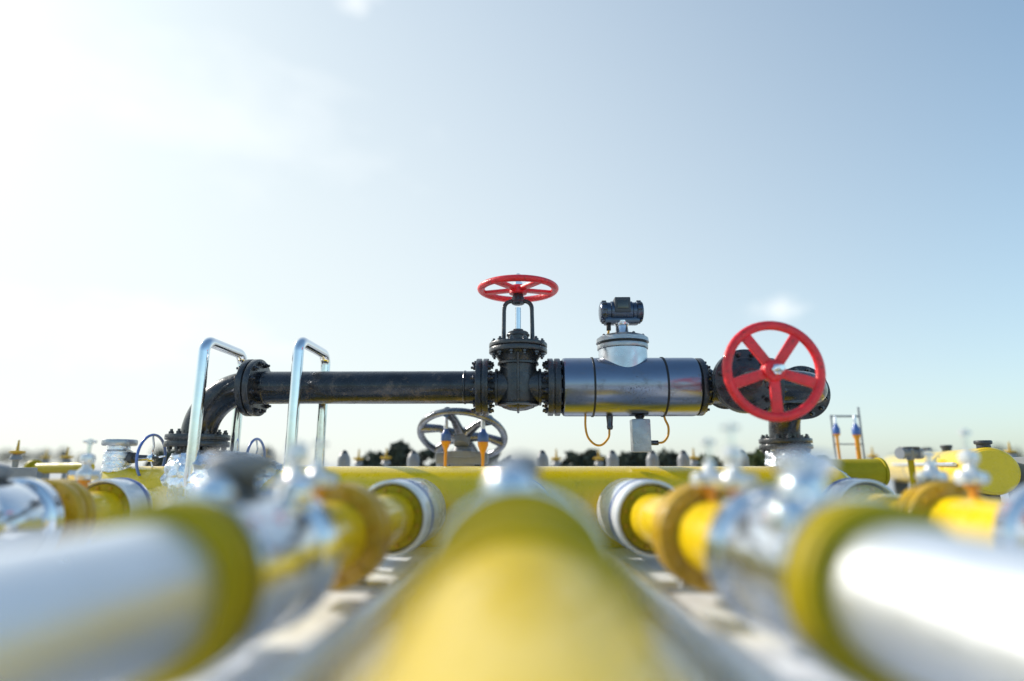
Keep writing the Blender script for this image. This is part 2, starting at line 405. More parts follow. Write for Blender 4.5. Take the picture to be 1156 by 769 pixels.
# ------------------------------------------------------------------ flow meter
xm = P(709, 435, D).x; x0 = P(633, 435, D).x; x1 = P(785, 435, D).x
hl = (x1 - x0) / 2
t = thing('flow_meter', 'brushed steel flow meter cylinder with a transmitter head, between the two gate valves', 'meter', (xm, D, ZA))
mb = MB(); mb.lathe((0, 0, 0), (1, 0, 0), [(-hl, 27), (-hl + .6, 30.5), (-hl + 2.5, 32.6), (-hl + 5, 33), (hl - 5, 33), (hl - 2.5, 32.6), (hl - .6, 30.5), (hl, 27)], 88)
mb.build('meter_body', 'steel', t)
for q in (668, 747):
    xq = P(q, 435, D).x - xm
    mb = MB(); mb.ring((xq, 0, 0), (1, 0, 0), -1.1, 1.1, 33.9, 32, 88, .4); mb.build('seam_band', 'rubber', t)
def rust_spots(m, centre, radius):
    n = m.node_tree.nodes; l = m.node_tree.links; b = n['Principled BSDF']
    src = b.inputs['Base Color'].links[0].from_socket; ms = b.inputs['Metallic'].links[0].from_socket
    t_ = n.new('ShaderNodeTexCoord')
    d = n.new('ShaderNodeVectorMath'); d.operation = 'DISTANCE'; d.inputs[1].default_value = centre; l.new(t_.outputs['Object'], d.inputs[0])
    fall = n.new('ShaderNodeMapRange'); fall.inputs['From Max'].default_value = radius; fall.inputs['To Min'].default_value = .06; fall.inputs['To Max'].default_value = -.12
    l.new(d.outputs['Value'], fall.inputs['Value'])
    nz = n.new('ShaderNodeTexNoise'); nz.inputs['Scale'].default_value = 170; nz.inputs['Detail'].default_value = 3; l.new(t_.outputs['Object'], nz.inputs['Vector'])
    ad = n.new('ShaderNodeMath'); ad.operation = 'ADD'; l.new(nz.outputs[0], ad.inputs[0]); l.new(fall.outputs[0], ad.inputs[1])
    st_ = n.new('ShaderNodeMapRange'); st_.inputs['From Min'].default_value = .62; st_.inputs['From Max'].default_value = .67; l.new(ad.outputs[0], st_.inputs['Value'])
    mx = n.new('ShaderNodeMix'); mx.data_type = 'RGBA'; l.new(st_.outputs[0], mx.inputs['Factor']); l.new(src, mx.inputs[6]); mx.inputs[7].default_value = (.02, .013, .01, 1)
    l.new(mx.outputs[2], b.inputs['Base Color'])
    mm = n.new('ShaderNodeMix'); l.new(st_.outputs[0], mm.inputs[0]); l.new(ms, mm.inputs[2]); mm.inputs[3].default_value = 0; l.new(mm.outputs[0], b.inputs['Metallic'])
rust_spots(M['steel'], (4 * U, -32 * U, -6 * U), 34 * U)
# short spigots that join the meter to the valve flanges
mb = MB(); mb.lathe((0, 0, 0), (1, 0, 0), [(-hl - 3, 24), (-hl + 1, 24)], 48); mb.lathe((0, 0, 0), (1, 0, 0), [(hl - 1, 22), (hl + 5, 22)], 48)
mb.build('spigot', 'rubber', t)
xn = P(703, 400, D).x - xm
mb = MB(); mb.lathe((xn, 0, 0), (0, 0, 1), [(18, 27.5), (42, 27.5), (42.5, 27)], 64); mb.build('neck', 'necksteel', t)
mb = MB(); mb.ring((xn, 0, 0), (0, 0, 1), 42.6, 48, 28.8, 10, 64, 1); mb.lathe((xn, 0, 0), (0, 0, 1), [(50, 29), (50.5, 30), (55, 29.5), (57.5, 26), (59.5, 20), (60, 6)], 64)
f = mb.build('neck_flange', 'cast', t)
mb = MB(); mb.ring((xn, 0, 0), (0, 0, 1), 47.8, 50.2, 28, 10, 64, .2); mb.build('gasket', 'rubber', f)
bolts(f, (xn, 0, 0), (0, 0, 1), 24.0, 56, 57.5, 8, 1.7, stud=.4)
mb = MB(); mb.lathe((xn, 0, 0), (0, 0, 1), [(58, 11), (61, 10), (63, 8), (70, 7), (73, 9), (76, 9)], 32); mb.build('stem', 'clad', t)
hd = thing_child('transmitter_head', t)
zh = 87.5
mb = MB(); mb.lathe((xn, 0, zh), (1, 0, 0), [(-25, 8), (-24, 11.5), (-22.5, 12.6), (-17.5, 12.6), (-17, 11.4), (-13, 11.4), (-12, 12.5), (12, 12.5), (13, 11.4), (17, 11.4), (17.5, 12.6), (22.5, 12.6), (24, 11.5), (25, 8)], 44)
mb.box((xn, 0, zh - 11), (40, 17, 7), bev=2)
mb.build('housing', 'headsteel', hd)
mb = MB(); mb.box((xn, -1, zh + 5.5), (18, 26, 18), bev=1.2); mb.build('display_box', 'darkgrey', hd)
mb = MB(); mb.box((xn, -14.2, zh + 5.5), (12.5, .9, 9.5), bev=.3); mb.build('display', 'glass', hd)
for s_ in (-1, 1):
    mb = MB()
    for k in range(10):
        a = 2 * PI * k / 10
        mb.box((xn + s_ * 20, math.cos(a) * 12.6, zh + math.sin(a) * 12.6), (5, 2, 2), Matrix.Rotation(a, 3, 'X'), .4)
    mb.build('end_cap', 'darkgrey', hd)
mb = MB(); mb.cyl((xn - 15, 0, zh), (0, 0, -1), 13, 22, 2.6, 16); mb.build('cable_gland', 'rubber', hd)
mb = MB(); mb.tube([(xn - 15, 0, zh - 21), (xn - 15.5, 0, zh - 25), (xn - 17, -2, zh - 28)], 1.3, 10); mb.build('cable', 'cable', hd)
# underside fittings
def rel(px, py): q = P(px, py, D); return Vector((q.x - xm, 0, q.z - ZA))
xs = rel(723, 490).x
mb = MB(); mb.box((xs, 0, -54.5), (20.5, 16, 36), bev=1.6); mb.build('sensor_box', 'cast', t)
mb = MB(); mb.lathe((xs, 0, 0), (0, 0, 1), [(-37.5, 6), (-36, 6), (-35.5, 4), (-32, 4)], 6); mb.lathe((xs, 0, 0), (0, 0, 1), [(-35, 4.5), (-31, 7)], 20)
mb.build('sensor_neck', 'bolt', t)
def bez(pts, n=30):
    pts = [Vector(q) for q in pts]; o = []
    ext = [2 * pts[0] - pts[1]] + pts + [2 * pts[-1] - pts[-2]]
    for i in range(1, len(ext) - 2):
        a, b, c, d = ext[i - 1:i + 3]
        for k in range(n // (len(pts) - 1)):
            u = k / (n // (len(pts) - 1))
            o.append(.5 * ((2 * b) + (c - a) * u + (2 * a - 5 * b + 4 * c - d) * u * u + (3 * b - a - 3 * c + d) * u ** 3))
    o.append(pts[-1]); return o
gl = rel(737, 500)
mb = MB(); mb.cyl(gl + Vector((-2, 0, 0)), (1, 0, 0), 0, 8, 2.7, 16); mb.build('cable_gland', 'bolt', t)
mb = MB(); mb.tube(bez([rel(742, 500), rel(749, 499), rel(754, 492), rel(754.5, 482), rel(751, 474), rel(749, 467)]), 1.25, 10); mb.build('cable', 'cable', t)
mb = MB(); mb.tube(bez([rel(661, 467), rel(661, 482), rel(664, 494), rel(672, 502), rel(680, 502), rel(687, 494), rel(688, 485)], 48), 1.25, 10); mb.build('cable', 'cable', t)
pg = rel(688, 467)
mb = MB(); mb.lathe(pg, (0, 0, -1), [(-1, 4.6), (2, 4.6), (2.5, 4), (13, 3.2), (14, 3.6), (17.5, 3), (18, 1.6)], 20); mb.build('cable_plug', 'bolt', t)

# ------------------------------------------------------------------ right outlet: elbow back, flange, elbow down
XR = xg2 + 40
t = thing('pipe_elbow', 'black double pipe elbow behind the upright red handwheel, dropping to a flange', 'pipe', (XR, D, ZA))
rb1 = 46
XO = 20
a1 = [Vector((XO, 0, 0))] + [Vector((XO + rb1 * math.sin(a), rb1 * (1 - math.cos(a)), 0)) for a in [PI / 2 * k / 20 for k in range(1, 21)]]
mb = MB(); mb.tube([(0, 0, 0)] + a1 + [(XO + rb1, rb1 + 6, 0)], RP, 40); mb.build('elbow', 'black', t)
ef = Vector((XO + rb1, rb1 + 12, 0))
flange_pair(t, ef, (0, 1, 0), 32.5, 6.2, 1.6, 12, m='black')
pts = [ef + Vector((0, 5, 0))] + [ef + Vector((0, 8 + 48 * math.sin(a), -48 * (1 - math.cos(a)))) for a in [PI / 2 * k / 20 for k in range(21)]] + [ef + Vector((0, 56, -54))]
mb = MB(); mb.tube(pts, RP + .5, 40); mb.build('elbow', 'black', t)
nf = ef + Vector((0, 56, -60))
flange_pair(t, nf, (0, 0, 1), 32, 6, 1.6, 12)
mb = MB(); mb.lathe(nf, (0, 0, 1), [(-60, RP), (-6, RP)], 40); mb.build('riser', 'iron', t)
NECK_R = Vector((XR, D, ZA)) + nf
NECK_L = Vector((xf - 4 - RB, D, zb - 6))

# ------------------------------------------------------------------ foil insulation jackets round the risers
def jacket(label, rings, seed, seg=72):
    base = Vector(rings[-1][0])
    mb = MB(); n = len(rings); steps = 9; prof = []
    for i in range(n - 1):
        for k in range(steps):
            u = k / steps; a, b = rings[i], rings[i + 1]; u2 = u
            prof.append((Vector(a[0]).lerp(Vector(b[0]), u2), a[1] + (b[1] - a[1]) * u2, a[2] + (b[2] - a[2]) * u2))
    prof.append((Vector(rings[-1][0]), rings[-1][1], rings[-1][2]))
    for i, (c, rx, ry) in enumerate(prof):
        for k in range(seg):
            a = 2 * PI * k / seg; d = Vector((math.cos(a), math.sin(a), 0))
            q = Vector((c.x + d.x * rx, c.y + d.y * ry, c.z))
            nv = noise.noise(q * .10 + Vector((seed, 0, 0))) * 4.2 + noise.noise(q * .28 + Vector((0, seed, 0))) * 2.0
            q += d * nv; q.z += noise.noise(q * .14 + Vector((0, 0, seed))) * 2.5
            mb.v.append(q - base)
    m_ = len(prof)
    for i in range(m_ - 1):
        for k in range(seg):
            k2 = (k + 1) % seg; mb.f.append((i * seg + k, i * seg + k2, (i + 1) * seg + k2, (i + 1) * seg + k))
    mb.f.append(tuple(range(seg))); mb.f.append(tuple((m_ - 1) * seg + k for k in range(seg))[::-1])
    o = mb.build('insulation_jacket', 'foil', None, sharp=25); o.location = W(base)
    return tag(o, label, 'insulation', 'crinkled foil jackets below the risers')
nl = NECK_L
jacket('crinkled silver foil jacket under the left elbow, inside the chrome hoops',
       [((nl.x + 14, D - 6, nl.z - 11), 22, 20), ((nl.x + 24, D - 10, nl.z - 14), 40, 26), ((nl.x + 40, D - 14, nl.z - 26), 62, 34), ((nl.x + 42, D - 14, nl.z - 50), 66, 38), ((nl.x + 44, D - 14, nl.z - 74), 62, 36)], 3.1)
nr = NECK_R
jacket('crinkled silver foil jacket under the right flange, behind the upright red handwheel',
       [((nr.x, nr.y, nr.z - 8), 25, 24), ((nr.x + 2, nr.y - 6, nr.z - 20), 29, 28), ((nr.x + 12, nr.y - 16, nr.z - 32), 42, 34), ((nr.x + 22, nr.y - 22, nr.z - 50), 54, 38), ((nr.x + 22, nr.y - 26, nr.z - 90), 52, 40)], 9.7)

# ------------------------------------------------------------------ chrome hoops astride the header
def hoop(label, foot, top, Y1, Y2):
    a = P(foot[0], foot[1], Y1); b = P(top[0], top[1], Y1)
    X = (a.x + b.x) / 2; zt = b.z; zf = -31; rc = 13
    pts = [(X, Y1, zf)] + [(X, Y1, zf + (zt - rc - zf) * k / 6) for k in range(1, 6)]
    pts += arc((X, Y1 + rc, zt - rc), rc, PI, PI / 2, (0, 1, 0), (0, 0, 1), 10)
    pts += [(X, Y1 + rc + (Y2 - Y1 - 2 * rc) * k / 5, zt) for k in range(1, 5)]
    pts += arc((X, Y2 - rc, zt - rc), rc, PI / 2, 0, (0, 1, 0), (0, 0, 1), 10)
    pts += [(X, Y2, zf)]
    base = Vector((X, (Y1 + Y2) / 2, zf))
    mb = MB(); mb.tube([Vector(q) - base for q in pts], 5.9, 26)
    o = mb.build('chrome_hoop', 'chrome'); o.location = W(base)
    tag(o, label, 'guard hoop', 'chrome guard hoops over the header pipe')
    return o
hoop('bent chrome guard hoop at the elbow, left one of the pair', (212, 548), (233, 384), 617, 706)
hoop('bent chrome guard hoop crossing the long black pipe, right one of the pair', (323, 546), (340, 384), 617, 706)

# ------------------------------------------------------------------ header pipe
HR = 43.0; hz = -1.5 - HR; HY = D
xh0, xh1 = -452, 338
t = thing('header_pipe', 'thick yellow header pipe running across below the black pipe', 'pipe', (0, HY, G))
mb = MB(); mb.lathe((0, 0, hz - G), (1, 0, 0), [(xh0 - 24, 2), (xh0 - 22, 16), (xh0 - 16, 28), (xh0 - 8, 38), (xh0, HR), (xh0 + 2, HR), (xh1 - 2, HR), (xh1, HR), (xh1 + 8, 38), (xh1 + 16, 28), (xh1 + 22, 16), (xh1 + 24, 2)], 96)
mb.build('pipe_barrel', 'yellow', t)
for q in (-300, -60, 190):
    mb = MB(); mb.box((q, 0, 9), (26, 80, 14), bev=2); mb.build('saddle', 'concrete', t)

# ------------------------------------------------------------------ supply pipes running towards the camera
PZ = -44.0
def supply_pipe(label, X0, k, near, lay, s_end, mats=('white', 'olive', 'yellow', 'ochre'), rn=24, group='yellow and white supply pipes', top=0, zc=PZ, vlabel=None, rbody=34, cap=15, knob=8, sleeve_blue=True, balls=(), rf=32.0, bmat='clad', capm='grey'):
    """lay: dict of distances (build units from the camera) of ring1, body, ring2, sleeve"""
    yaw = math.atan(k)
    t = thing('supply_pipe', label, 'pipe', (X0, 0, zc), (0, 0, yaw), group)
    A = (0, 1, 0); O = (0, 0, 0)
    r1a, r1b = lay['ring1']; ba, bb = lay['body']; r2a, r2b = lay['ring2']; sa, sb = lay['sleeve']
    mb = MB(); mb.lathe(O, A, [(near, rn), (r1a, rn)], 72)
    mb.build('near_section', mats[0], t)
    mb = MB(); mb.ring(O, A, r1a, (r1a + r1b) / 2 - .8, rf, rn - 4, 80, 1.2); mb.ring(O, A, (r1a + r1b) / 2 + .8, r1b, rf, 18, 80, 1.2)
    mb.ring(O, A, (r1a + r1b) / 2 - 1, (r1a + r1b) / 2 + 1, rf - 2.5, 18, 80, .1)
    f = mb.build('flange', mats[1], t)
    mb = MB(); mb.lathe(O, A, [(r1b - 2, 23), (ba + 1, 23)], 60); mb.build('spool', mats[2], t)
    mb = MB(); mb.lathe(O, A, [(bb - 1, 22), (r2a + 1, 22)], 64); mb.lathe(O, A, [(r2b - 1, 20.5), (s_end, 20.5)], 64)
    mb.build('yellow_section', mats[2], t)
    mb = MB(); mb.ring(O, A, r2a, (r2a + r2b) / 2 - .7, 32.5, 20, 80, 1); mb.ring(O, A, (r2a + r2b) / 2 + .7, r2b, 32.5, 20, 80, 1)
    mb.ring(O, A, (r2a + r2b) / 2 - .9, (r2a + r2b) / 2 + .9, 30, 20, 80, .1)
    f = mb.build('flange', mats[3], t); bolts(f, O, A, 27.5, r2a, r2b, 12, 2.2, 'ochre', stud=1)
    sl = MB(); sl.lathe(O, A, [(sa + 13, 20), (sa + 12, 28), (sa, 28.4), (sa - 1, 29.4), (sa, 31), (sa + 1, 31.3), (sb - 1, 31.3), (sb, 31), (sb, 20)], 80)
    s_ = sl.build('sleeve', 'enamel', t)
    if sleeve_blue:
        mb = MB(); mb.ring(O, A, sa + 22, sa + 27, 31.9, 31, 80, .3); mb.build('band', 'blue', s_)
    mb = MB(); mb.ring(O, A, sa + 3, sa + 10, 26.8, 19.5, 72, 1); f2 = mb.build('flange', mats[1], t)
    bolts(f2, O, A, 23.6, sa + 3, sa + 10, 12, 1.8, 'ochre', stud=.5)
    # support on the ground
    mb = MB(); gz = G - zc
    mb.box((0, r2b + 30, (gz - 16) / 2 + 1), (12, 10, -16 - gz), bev=.8); mb.box((0, r2b + 30, gz + 5), (40, 20, 5), bev=.8)
    mb.build('support', 'cast', t)
    # the ball valve set into it
    c = Vector((X0 - math.sin(yaw) * (ba + bb) / 2, math.cos(yaw) * (ba + bb) / 2, zc))
    v = thing('ball_valve', vlabel, 'valve', c, (0, 0, yaw), 'steel ball valves in the supply pipes')
    h = (bb - ba) / 2; rb_ = rbody
    mb = MB(); mb.lathe(O, A, [(-h, rb_ - 6), (-h + .5, rb_ - 1), (-h + 1.5, rb_), (-h + 9, rb_), (-h + 10, rb_ - 1), (-h + 11, rb_ - 4), (-h * .5, rb_ - 2.5), (0, rb_ - 1.5), (h * .5, rb_ - 2.5), (h - 11, rb_ - 4), (h - 10, rb_ - 1), (h - 9, rb_), (h - 1.5, rb_), (h - .5, rb_ - 1), (h, rb_ - 6)], 88)
    mb.build('valve_body', bmat, v)
    if bmat != 'clad':
        mb = MB(); mb.ring(O, A, -h + 1, -h + 4, rb_ + 1, rb_ - 1, 88, .5); mb.build('end_ring', 'clad', v)
        mb = MB(); mb.ring(O, A, h - 4, h - 1, rb_ + 1, rb_ - 1, 88, .5); mb.build('end_ring', 'clad', v)
    top_ = rb_ - 3
    mb = MB(); mb.lathe(O, (0, 0, 1), [(top_ - 4, 13), (top_ + 1, 12.5), (top_ + 2, knob), (top_ + 6 + top, knob), (top_ + 7 + top, knob + 2)], 40)
    mb.build('stem_neck', 'darkgrey' if capm == 'grey' else capm, v)
    mb = MB(); mb.lathe(O, (0, 0, 1), [(top_ + 6 + top, knob + 1), (top_ + 8 + top, cap - 1.5), (top_ + 10 + top, cap), (top_ + 13.5 + top, cap), (top_ + 15.5 + top, cap - 2), (top_ + 17 + top, cap - 8), (top_ + 17.2 + top, 1)], 48)
    mb.build('cap', capm, v)
    for bx_, by_, bz_, br_ in balls:  # mirror balls added only to catch the sun as bright blurred glints
        mb = MB(); mb.sphere((bx_, by_, bz_), br_, 40, 24); mb.build('glint_ball', 'mirror', v)
    return t

LAY = dict(ring1=(215, 227), body=(229, 305), ring2=(383, 403), sleeve=(512, 600))
kf = 0.06
XB = 106 + 585 * kf
supply_pipe('white pipe with shaded yellow flange, yellow beyond its steel valve, first one left of centre', -XB, -kf, -160, LAY, 640,
            vlabel='shiny steel ball valve with grey cap in the pipe just left of centre', top=2, balls=((-3, -16, 32, 9), (3, -25, 25, 7), (16, 22, 31, 8)))
supply_pipe('white pipe with shaded yellow flange, yellow beyond its steel valve, first one right of centre', XB, kf, -160, LAY, 640,
            vlabel='shiny steel ball valve with pale foil cap in the pipe just right of centre', top=2, balls=((-12, -18, 33, 9), (-22, -26, 23, 9)), capm='foil', cap=13)
supply_pipe('glossy yellow pipe running straight away from under the camera', 0, 0, -60,
            dict(ring1=(150, 172), body=(232, 298), ring2=(380, 400), sleeve=(577, 602)), 640, mats=('yellow', 'olive', 'olive', 'olive'), rn=27, zc=-44,
            vlabel='shiny steel ball valve with square dark block on the central yellow pipe', rbody=35, cap=9, knob=7.5, top=0, balls=((-5, -16, 34, 11),), rf=33, bmat='olive')
supply_pipe('white and yellow pipe passing the big yellow tank, outermost on the right', 310 , 0.0, -160,
            dict(ring1=(262, 284), body=(300, 364), ring2=(440, 460), sleeve=(545, 575)), 900,
            vlabel='steel ball valve at the right edge of the picture', top=-3, cap=10)
supply_pipe('white and yellow pipe passing under the steel riser, outermost on the left', -385, 0.0, -160,
            dict(ring1=(330, 352), body=(400, 464), ring2=(480, 500), sleeve=(548, 578)), 900,
            vlabel='steel ball valve at the left edge of the picture', top=-3, cap=10)

# ------------------------------------------------------------------ small chrome sampling valves on the pipes
def needle_valve(label, p, h=36, rot=0.0, double=False):
    t = thing('sampling_valve', label, 'small valve', p, (0, 0, rot), 'small chrome valves on the supply pipes')
    mb = MB(); mb.lathe((0, 0, 0), (0, 0, 1), [(-3, 3.2), (6, 3), (6.2, 5), (8.5, 5), (9, 3)], 24); mb.build('nipple', 'orange', t)
    mb = MB(); mb.lathe((0, 0, 0), (0, 0, 1), [(8.4, 4), (9.2, 6.6), (12, 7.8), (16, 7.2), (18.5, 4.6), (20, 3.4), (25, 3.2)], 26)
    if double: mb.lathe((0, 0, 0), (0, 0, 1), [(22, 3), (23.5, 5.6), (27, 6.4), (30.5, 5.4), (32, 3)], 26)
    mb.lathe((0, 0, 13), (1, 0, 0), [(-12, 3.6), (-11.5, 4.6), (-6, 4.8), (6, 4.8), (11.5, 4.6), (12, 3.6)], 6)
    mb.build('valve_body', 'gloss', t)
    top = h
    mb = MB(); mb.lathe((0, 0, 0), (0, 0, 1), [(24, 1.6), (top - 3, 1.6)], 14); mb.build('spindle', 'chrome', t)
    mb = MB(); mb.lathe((0, 0, 0), (0, 0, 1), [(top - 4.5, 2), (top - 4, 2.4), (top, 2.4), (top + .6, 1.6)], 18)
    mb.tube([(-5, 0, top - 2), (5, 0, top - 2)], 1.3, 10); mb.build('handle', 'gloss', t)
    return t
def on_pipe(s_, Y, kk=kf, X0=XB, rr=22): return (s_ * (X0 - kk * Y), Y, PZ + rr)
needle_valve('short chrome sampling valve beside the ochre flange, right of centre', on_pipe(1, 378), 38, .3)
needle_valve('taller chrome sampling valve with two swellings, nearest the right steel ball valve', on_pipe(1, 342), 45, -.2, True)
needle_valve('short chrome sampling valve with dark handle beside the ochre flange, left of centre', on_pipe(-1, 352), 36, .9)
needle_valve('chrome sampling valve with two swellings nearest the left steel ball valve', on_pipe(-1, 322), 34, .2, True)
needle_valve('squat chrome sampling valve in front of the big yellow tank, left of its pair', (310, 458, PZ + 22), 32, .3)
needle_valve('tall chrome sampling valve with two swellings in front of the big yellow tank', (310, 418, PZ + 22), 46, .3, True)
needle_valve('chrome sampling valve with two swellings left of the blue ribbed steel riser', (-385, 524, PZ + 22), 44, .3, True)
needle_valve('chrome sampling valve half hidden among the pipes at the left edge', (-385, 392, PZ + 22), 30, .3)

# ------------------------------------------------------------------ ribbed riser with thin handwheels at the left
def wheel_valve(label, c, body_r, body_h, stem_len, wr, full=True):
    t = thing('wheel_valve', label, 'valve', c, (0, 0, 0), 'steel valves with thin blue handwheels')
    mb = MB(); pr = [(-70, body_r)]; z = -70
    while z < body_h - 30: pr += [(z, body_r), (z + 4, body_r), (z + 4.6, body_r - 1.4), (z + 6, body_r - 1.4), (z + 6.6, body_r)]; z += 7
    pr += [(body_h - 26, body_r), (body_h - 24, body_r - 3), (body_h - 18, body_r - 3)]
    mb.lathe((0, 0, 0), (0, 0, 1), pr, 40, sx=1, sy=1); mb.build('valve_body', 'foil', t)
    mb = MB(); mb.cyl((0, 0, 0), (0, 0, 1), body_h - 20, body_h - 13, body_r + 3, 32); mb.build('top_flange', 'cast', t)
    mb = MB(); mb.lathe((0, 0, 0), (1, 0, 0), [(body_r - 4, 6), (body_r + 4, 6), (body_r + 5, 3.6), (stem_len - 6, 3.2), (stem_len - 5, 2), (stem_len + 7, 1.8)], 18)
    mb.build('stem', 'darkgrey', t)
    hw = thing_child('handwheel', t)
    mb = MB(); mb.torus((stem_len, 0, 0), (1, 0, 0), wr, 1.5, 60, 10); mb.build('rim', 'bluewheel', hw)
    mb = MB(); mb.cyl((stem_len, 0, 0), (1, 0, 0), -3, 3, 4, 18); mb.build('hub', 'chrome', hw)
    for k in range(4):
        a = PI / 2 * k + .1
        mb = MB(); mb.tube([(stem_len, math.cos(a) * 3, math.sin(a) * 3), (stem_len + 2, math.cos(a) * wr * .5, math.sin(a) * wr * .5), (stem_len, math.cos(a) * wr, math.sin(a) * wr)], 1.0, 8)
        mb.build('spoke', 'chrome', hw)
    return t
q = P(133, 517, 650)
wheel_valve('ribbed steel valve with thin blue handwheel, at left end of the header pipe', (q.x, 650, q.z), 14, 33, P(171, 517, 650).x - q.x, 25)
q = P(258, 513, 700)
wheel_valve('steel valve behind the left foil jacket with only its thin blue handwheel showing', (q.x, 700, q.z - 6), 9, 14, P(289, 513, 700).x - q.x, 24)

# ------------------------------------------------------------------ odorant nozzles: orange cones with blue caps behind the header
def nozzle(label, px, yt, yb, yc, wpx, Y, stem=2.0, tip=20, gname='orange nozzles with blue caps'):
    """px: column; yt, yb: top and bottom of the blue cap; yc: foot of the orange cone"""
    b = P(px, yc, Y); zt = P(px, yt, Y).z - b.z; zm = P(px, yb, Y).z - b.z; r_ = wpx / 2 * Y / 660.
    t = thing('capped_nozzle', label, 'nozzle', (b.x, Y, b.z), (0, 0, 0), gname)
    mb = MB(); mb.lathe((0, 0, 0), (0, 0, 1), [(G - b.z + 2, stem), (0, stem), (zm * .35, stem * 1.3), (zm * .8, r_ * .95), (zm, r_)], 24); mb.build('cone', 'orange', t)
    mb = MB(); mb.lathe((0, 0, 0), (0, 0, 1), [(zm, r_ * .9), (zm + 2, r_), (zm + (zt - zm) * .55, r_), (zt - 4, r_ * .6), (zt, r_ * .4)], 24); mb.build('cap', 'blue', t)
    mb = MB(); mb.lathe((0, 0, 0), (0, 0, 1), [(zt - 1, r_ * .42), (zt + tip, r_ * .38), (zt + tip + 5, 1)], 16); mb.build('tip', 'white', t)
nozzle('orange nozzle with blue cap among dark shrubs, left one of the middle pair', 503, 484, 498, 512, 11, 780)
nozzle('orange nozzle with blue cap below a black valve flange, right of middle pair', 545, 484, 499, 520, 12, 760)
nozzle('thin orange nozzle with blue cap under the crossbar, next to the right foil jacket', 945, 478, 490, 494, 7.5, 900, 2.0, 6)
nozzle('thin orange nozzle with blue cap under the crossbar, nearer the yellow tank', 967.5, 478, 491, 496, 8.5, 900, 3.2, 8)
a = P(938, 470, 905); b = P(970, 470, 905)
t = thing('pipe_rack', 'thin grey crossbar frame above the two blue capped nozzles at right', 'rack', (a.x, 905, G))
base = Vector((a.x, 905, G))
mb = MB(); mb.tube([Vector((0, 0, 2)), a - base + Vector((0, 0, 2))], 1.4, 10); mb.build('post', 'grey', t)
mb = MB(); mb.tube([Vector((b.x - a.x, 0, 2)), b - base + Vector((0, 0, 14))], 1.4, 10); mb.build('post', 'grey', t)
mb = MB(); mb.tube([a - base, b - base], 1.5, 10); mb.build('crossbar', 'grey', t)
mb = MB(); mb.tube([a - base - Vector((0, 0, 42)), b - base - Vector((0, 0, 42))], 1.0, 10); mb.build('crossbar', 'grey', t)

# ------------------------------------------------------------------ big tilted steel wheel behind the header
c = P(522, 492, 800)
t = thing('large_handwheel', 'large tilted grey handwheel with thick spokes behind the header pipe, left of centre', 'handwheel', (c.x, 800, c.z), (R(-30), R(4), 0))
mb = MB(); mb.torus((0, 0, 0), (0, 0, 1), 57, 4.6, 80, 14); mb.build('rim', 'darksteel', t)
mb = MB(); mb.lathe((0, 0, 0), (0, 0, 1), [(-14, 10), (-4, 12), (3, 12), (8, 8), (12, 3)], 30); mb.build('hub', 'grey', t)
for k in range(6):
    a = 2 * PI * k / 6 + .2
    mb = MB(); mb.tube([(math.cos(a) * 9, math.sin(a) * 9, 0), (math.cos(a) * 32, math.sin(a) * 32, 5), (math.cos(a) * 57, math.sin(a) * 57, 0)], [7, 5, 7], 12); mb.build('spoke', 'darksteel', t)
pd = thing('wheel_pedestal', 'blue grey gearbox pedestal under the large tilted handwheel', 'pedestal', (c.x, 806, G))
mb = MB(); mb.lathe((0, 0, 0), (0, 0, 1), [(2, 40), (6, 40), (7, 18), (c.z - G - 30, 16), (c.z - G - 28, 26), (c.z - G - 21, 26), (c.z - G - 20, 14), (c.z - G - 15, 12)], 36); mb.build('column', 'grey', pd)
mb = MB(); mb.box((0, 0, c.z - G - 30), (70, 34, 16), bev=4); mb.build('gearbox', 'grey', pd)

# ------------------------------------------------------------------ row of grey vent caps and dark shrubs behind the header
def vent(label, px, Y=905, top=508):
    b = P(px, top, Y); base = Vector((b.x, Y, G)); h = b.z - G
    t = thing('vent_bollard', label, 'vent', base, (0, 0, 0), 'grey vents in a row behind the header pipe')
    mb = MB(); mb.lathe((0, 0, 0), (0, 0, 1), [(1, 14), (3, 14), (4, 9.5), (h - 16, 9.5), (h - 12, 9), (h - 7, 6.6), (h - 5.5, 5.5)], 28); mb.build('body', 'palegrey', t)
    mb = MB(); mb.lathe((0, 0, 0), (0, 0, 1), [(h - 6, 5.6), (h - 3, 4.6), (h - 1, 2.6), (h, .5)], 24); mb.build('cap', 'darkgrey', t)
for px, lb in ((389, 'grey domed vent standing alone right of the chrome hoops'), (467, 'grey domed vent at the left side of the dark shrubs'),
               (500, 'grey domed vent under the left orange nozzle'), (612, 'grey domed vent just right of the central valve block'),
               (691, 'grey domed vent below the cable plug of the meter'), (736, 'grey domed vent right below the hanging sensor box'),
               (771, 'grey domed vent left of the right sampling valves'), (837, 'grey domed vent next to the green bush, left of the right foil jacket')):
    vent(lb, px)

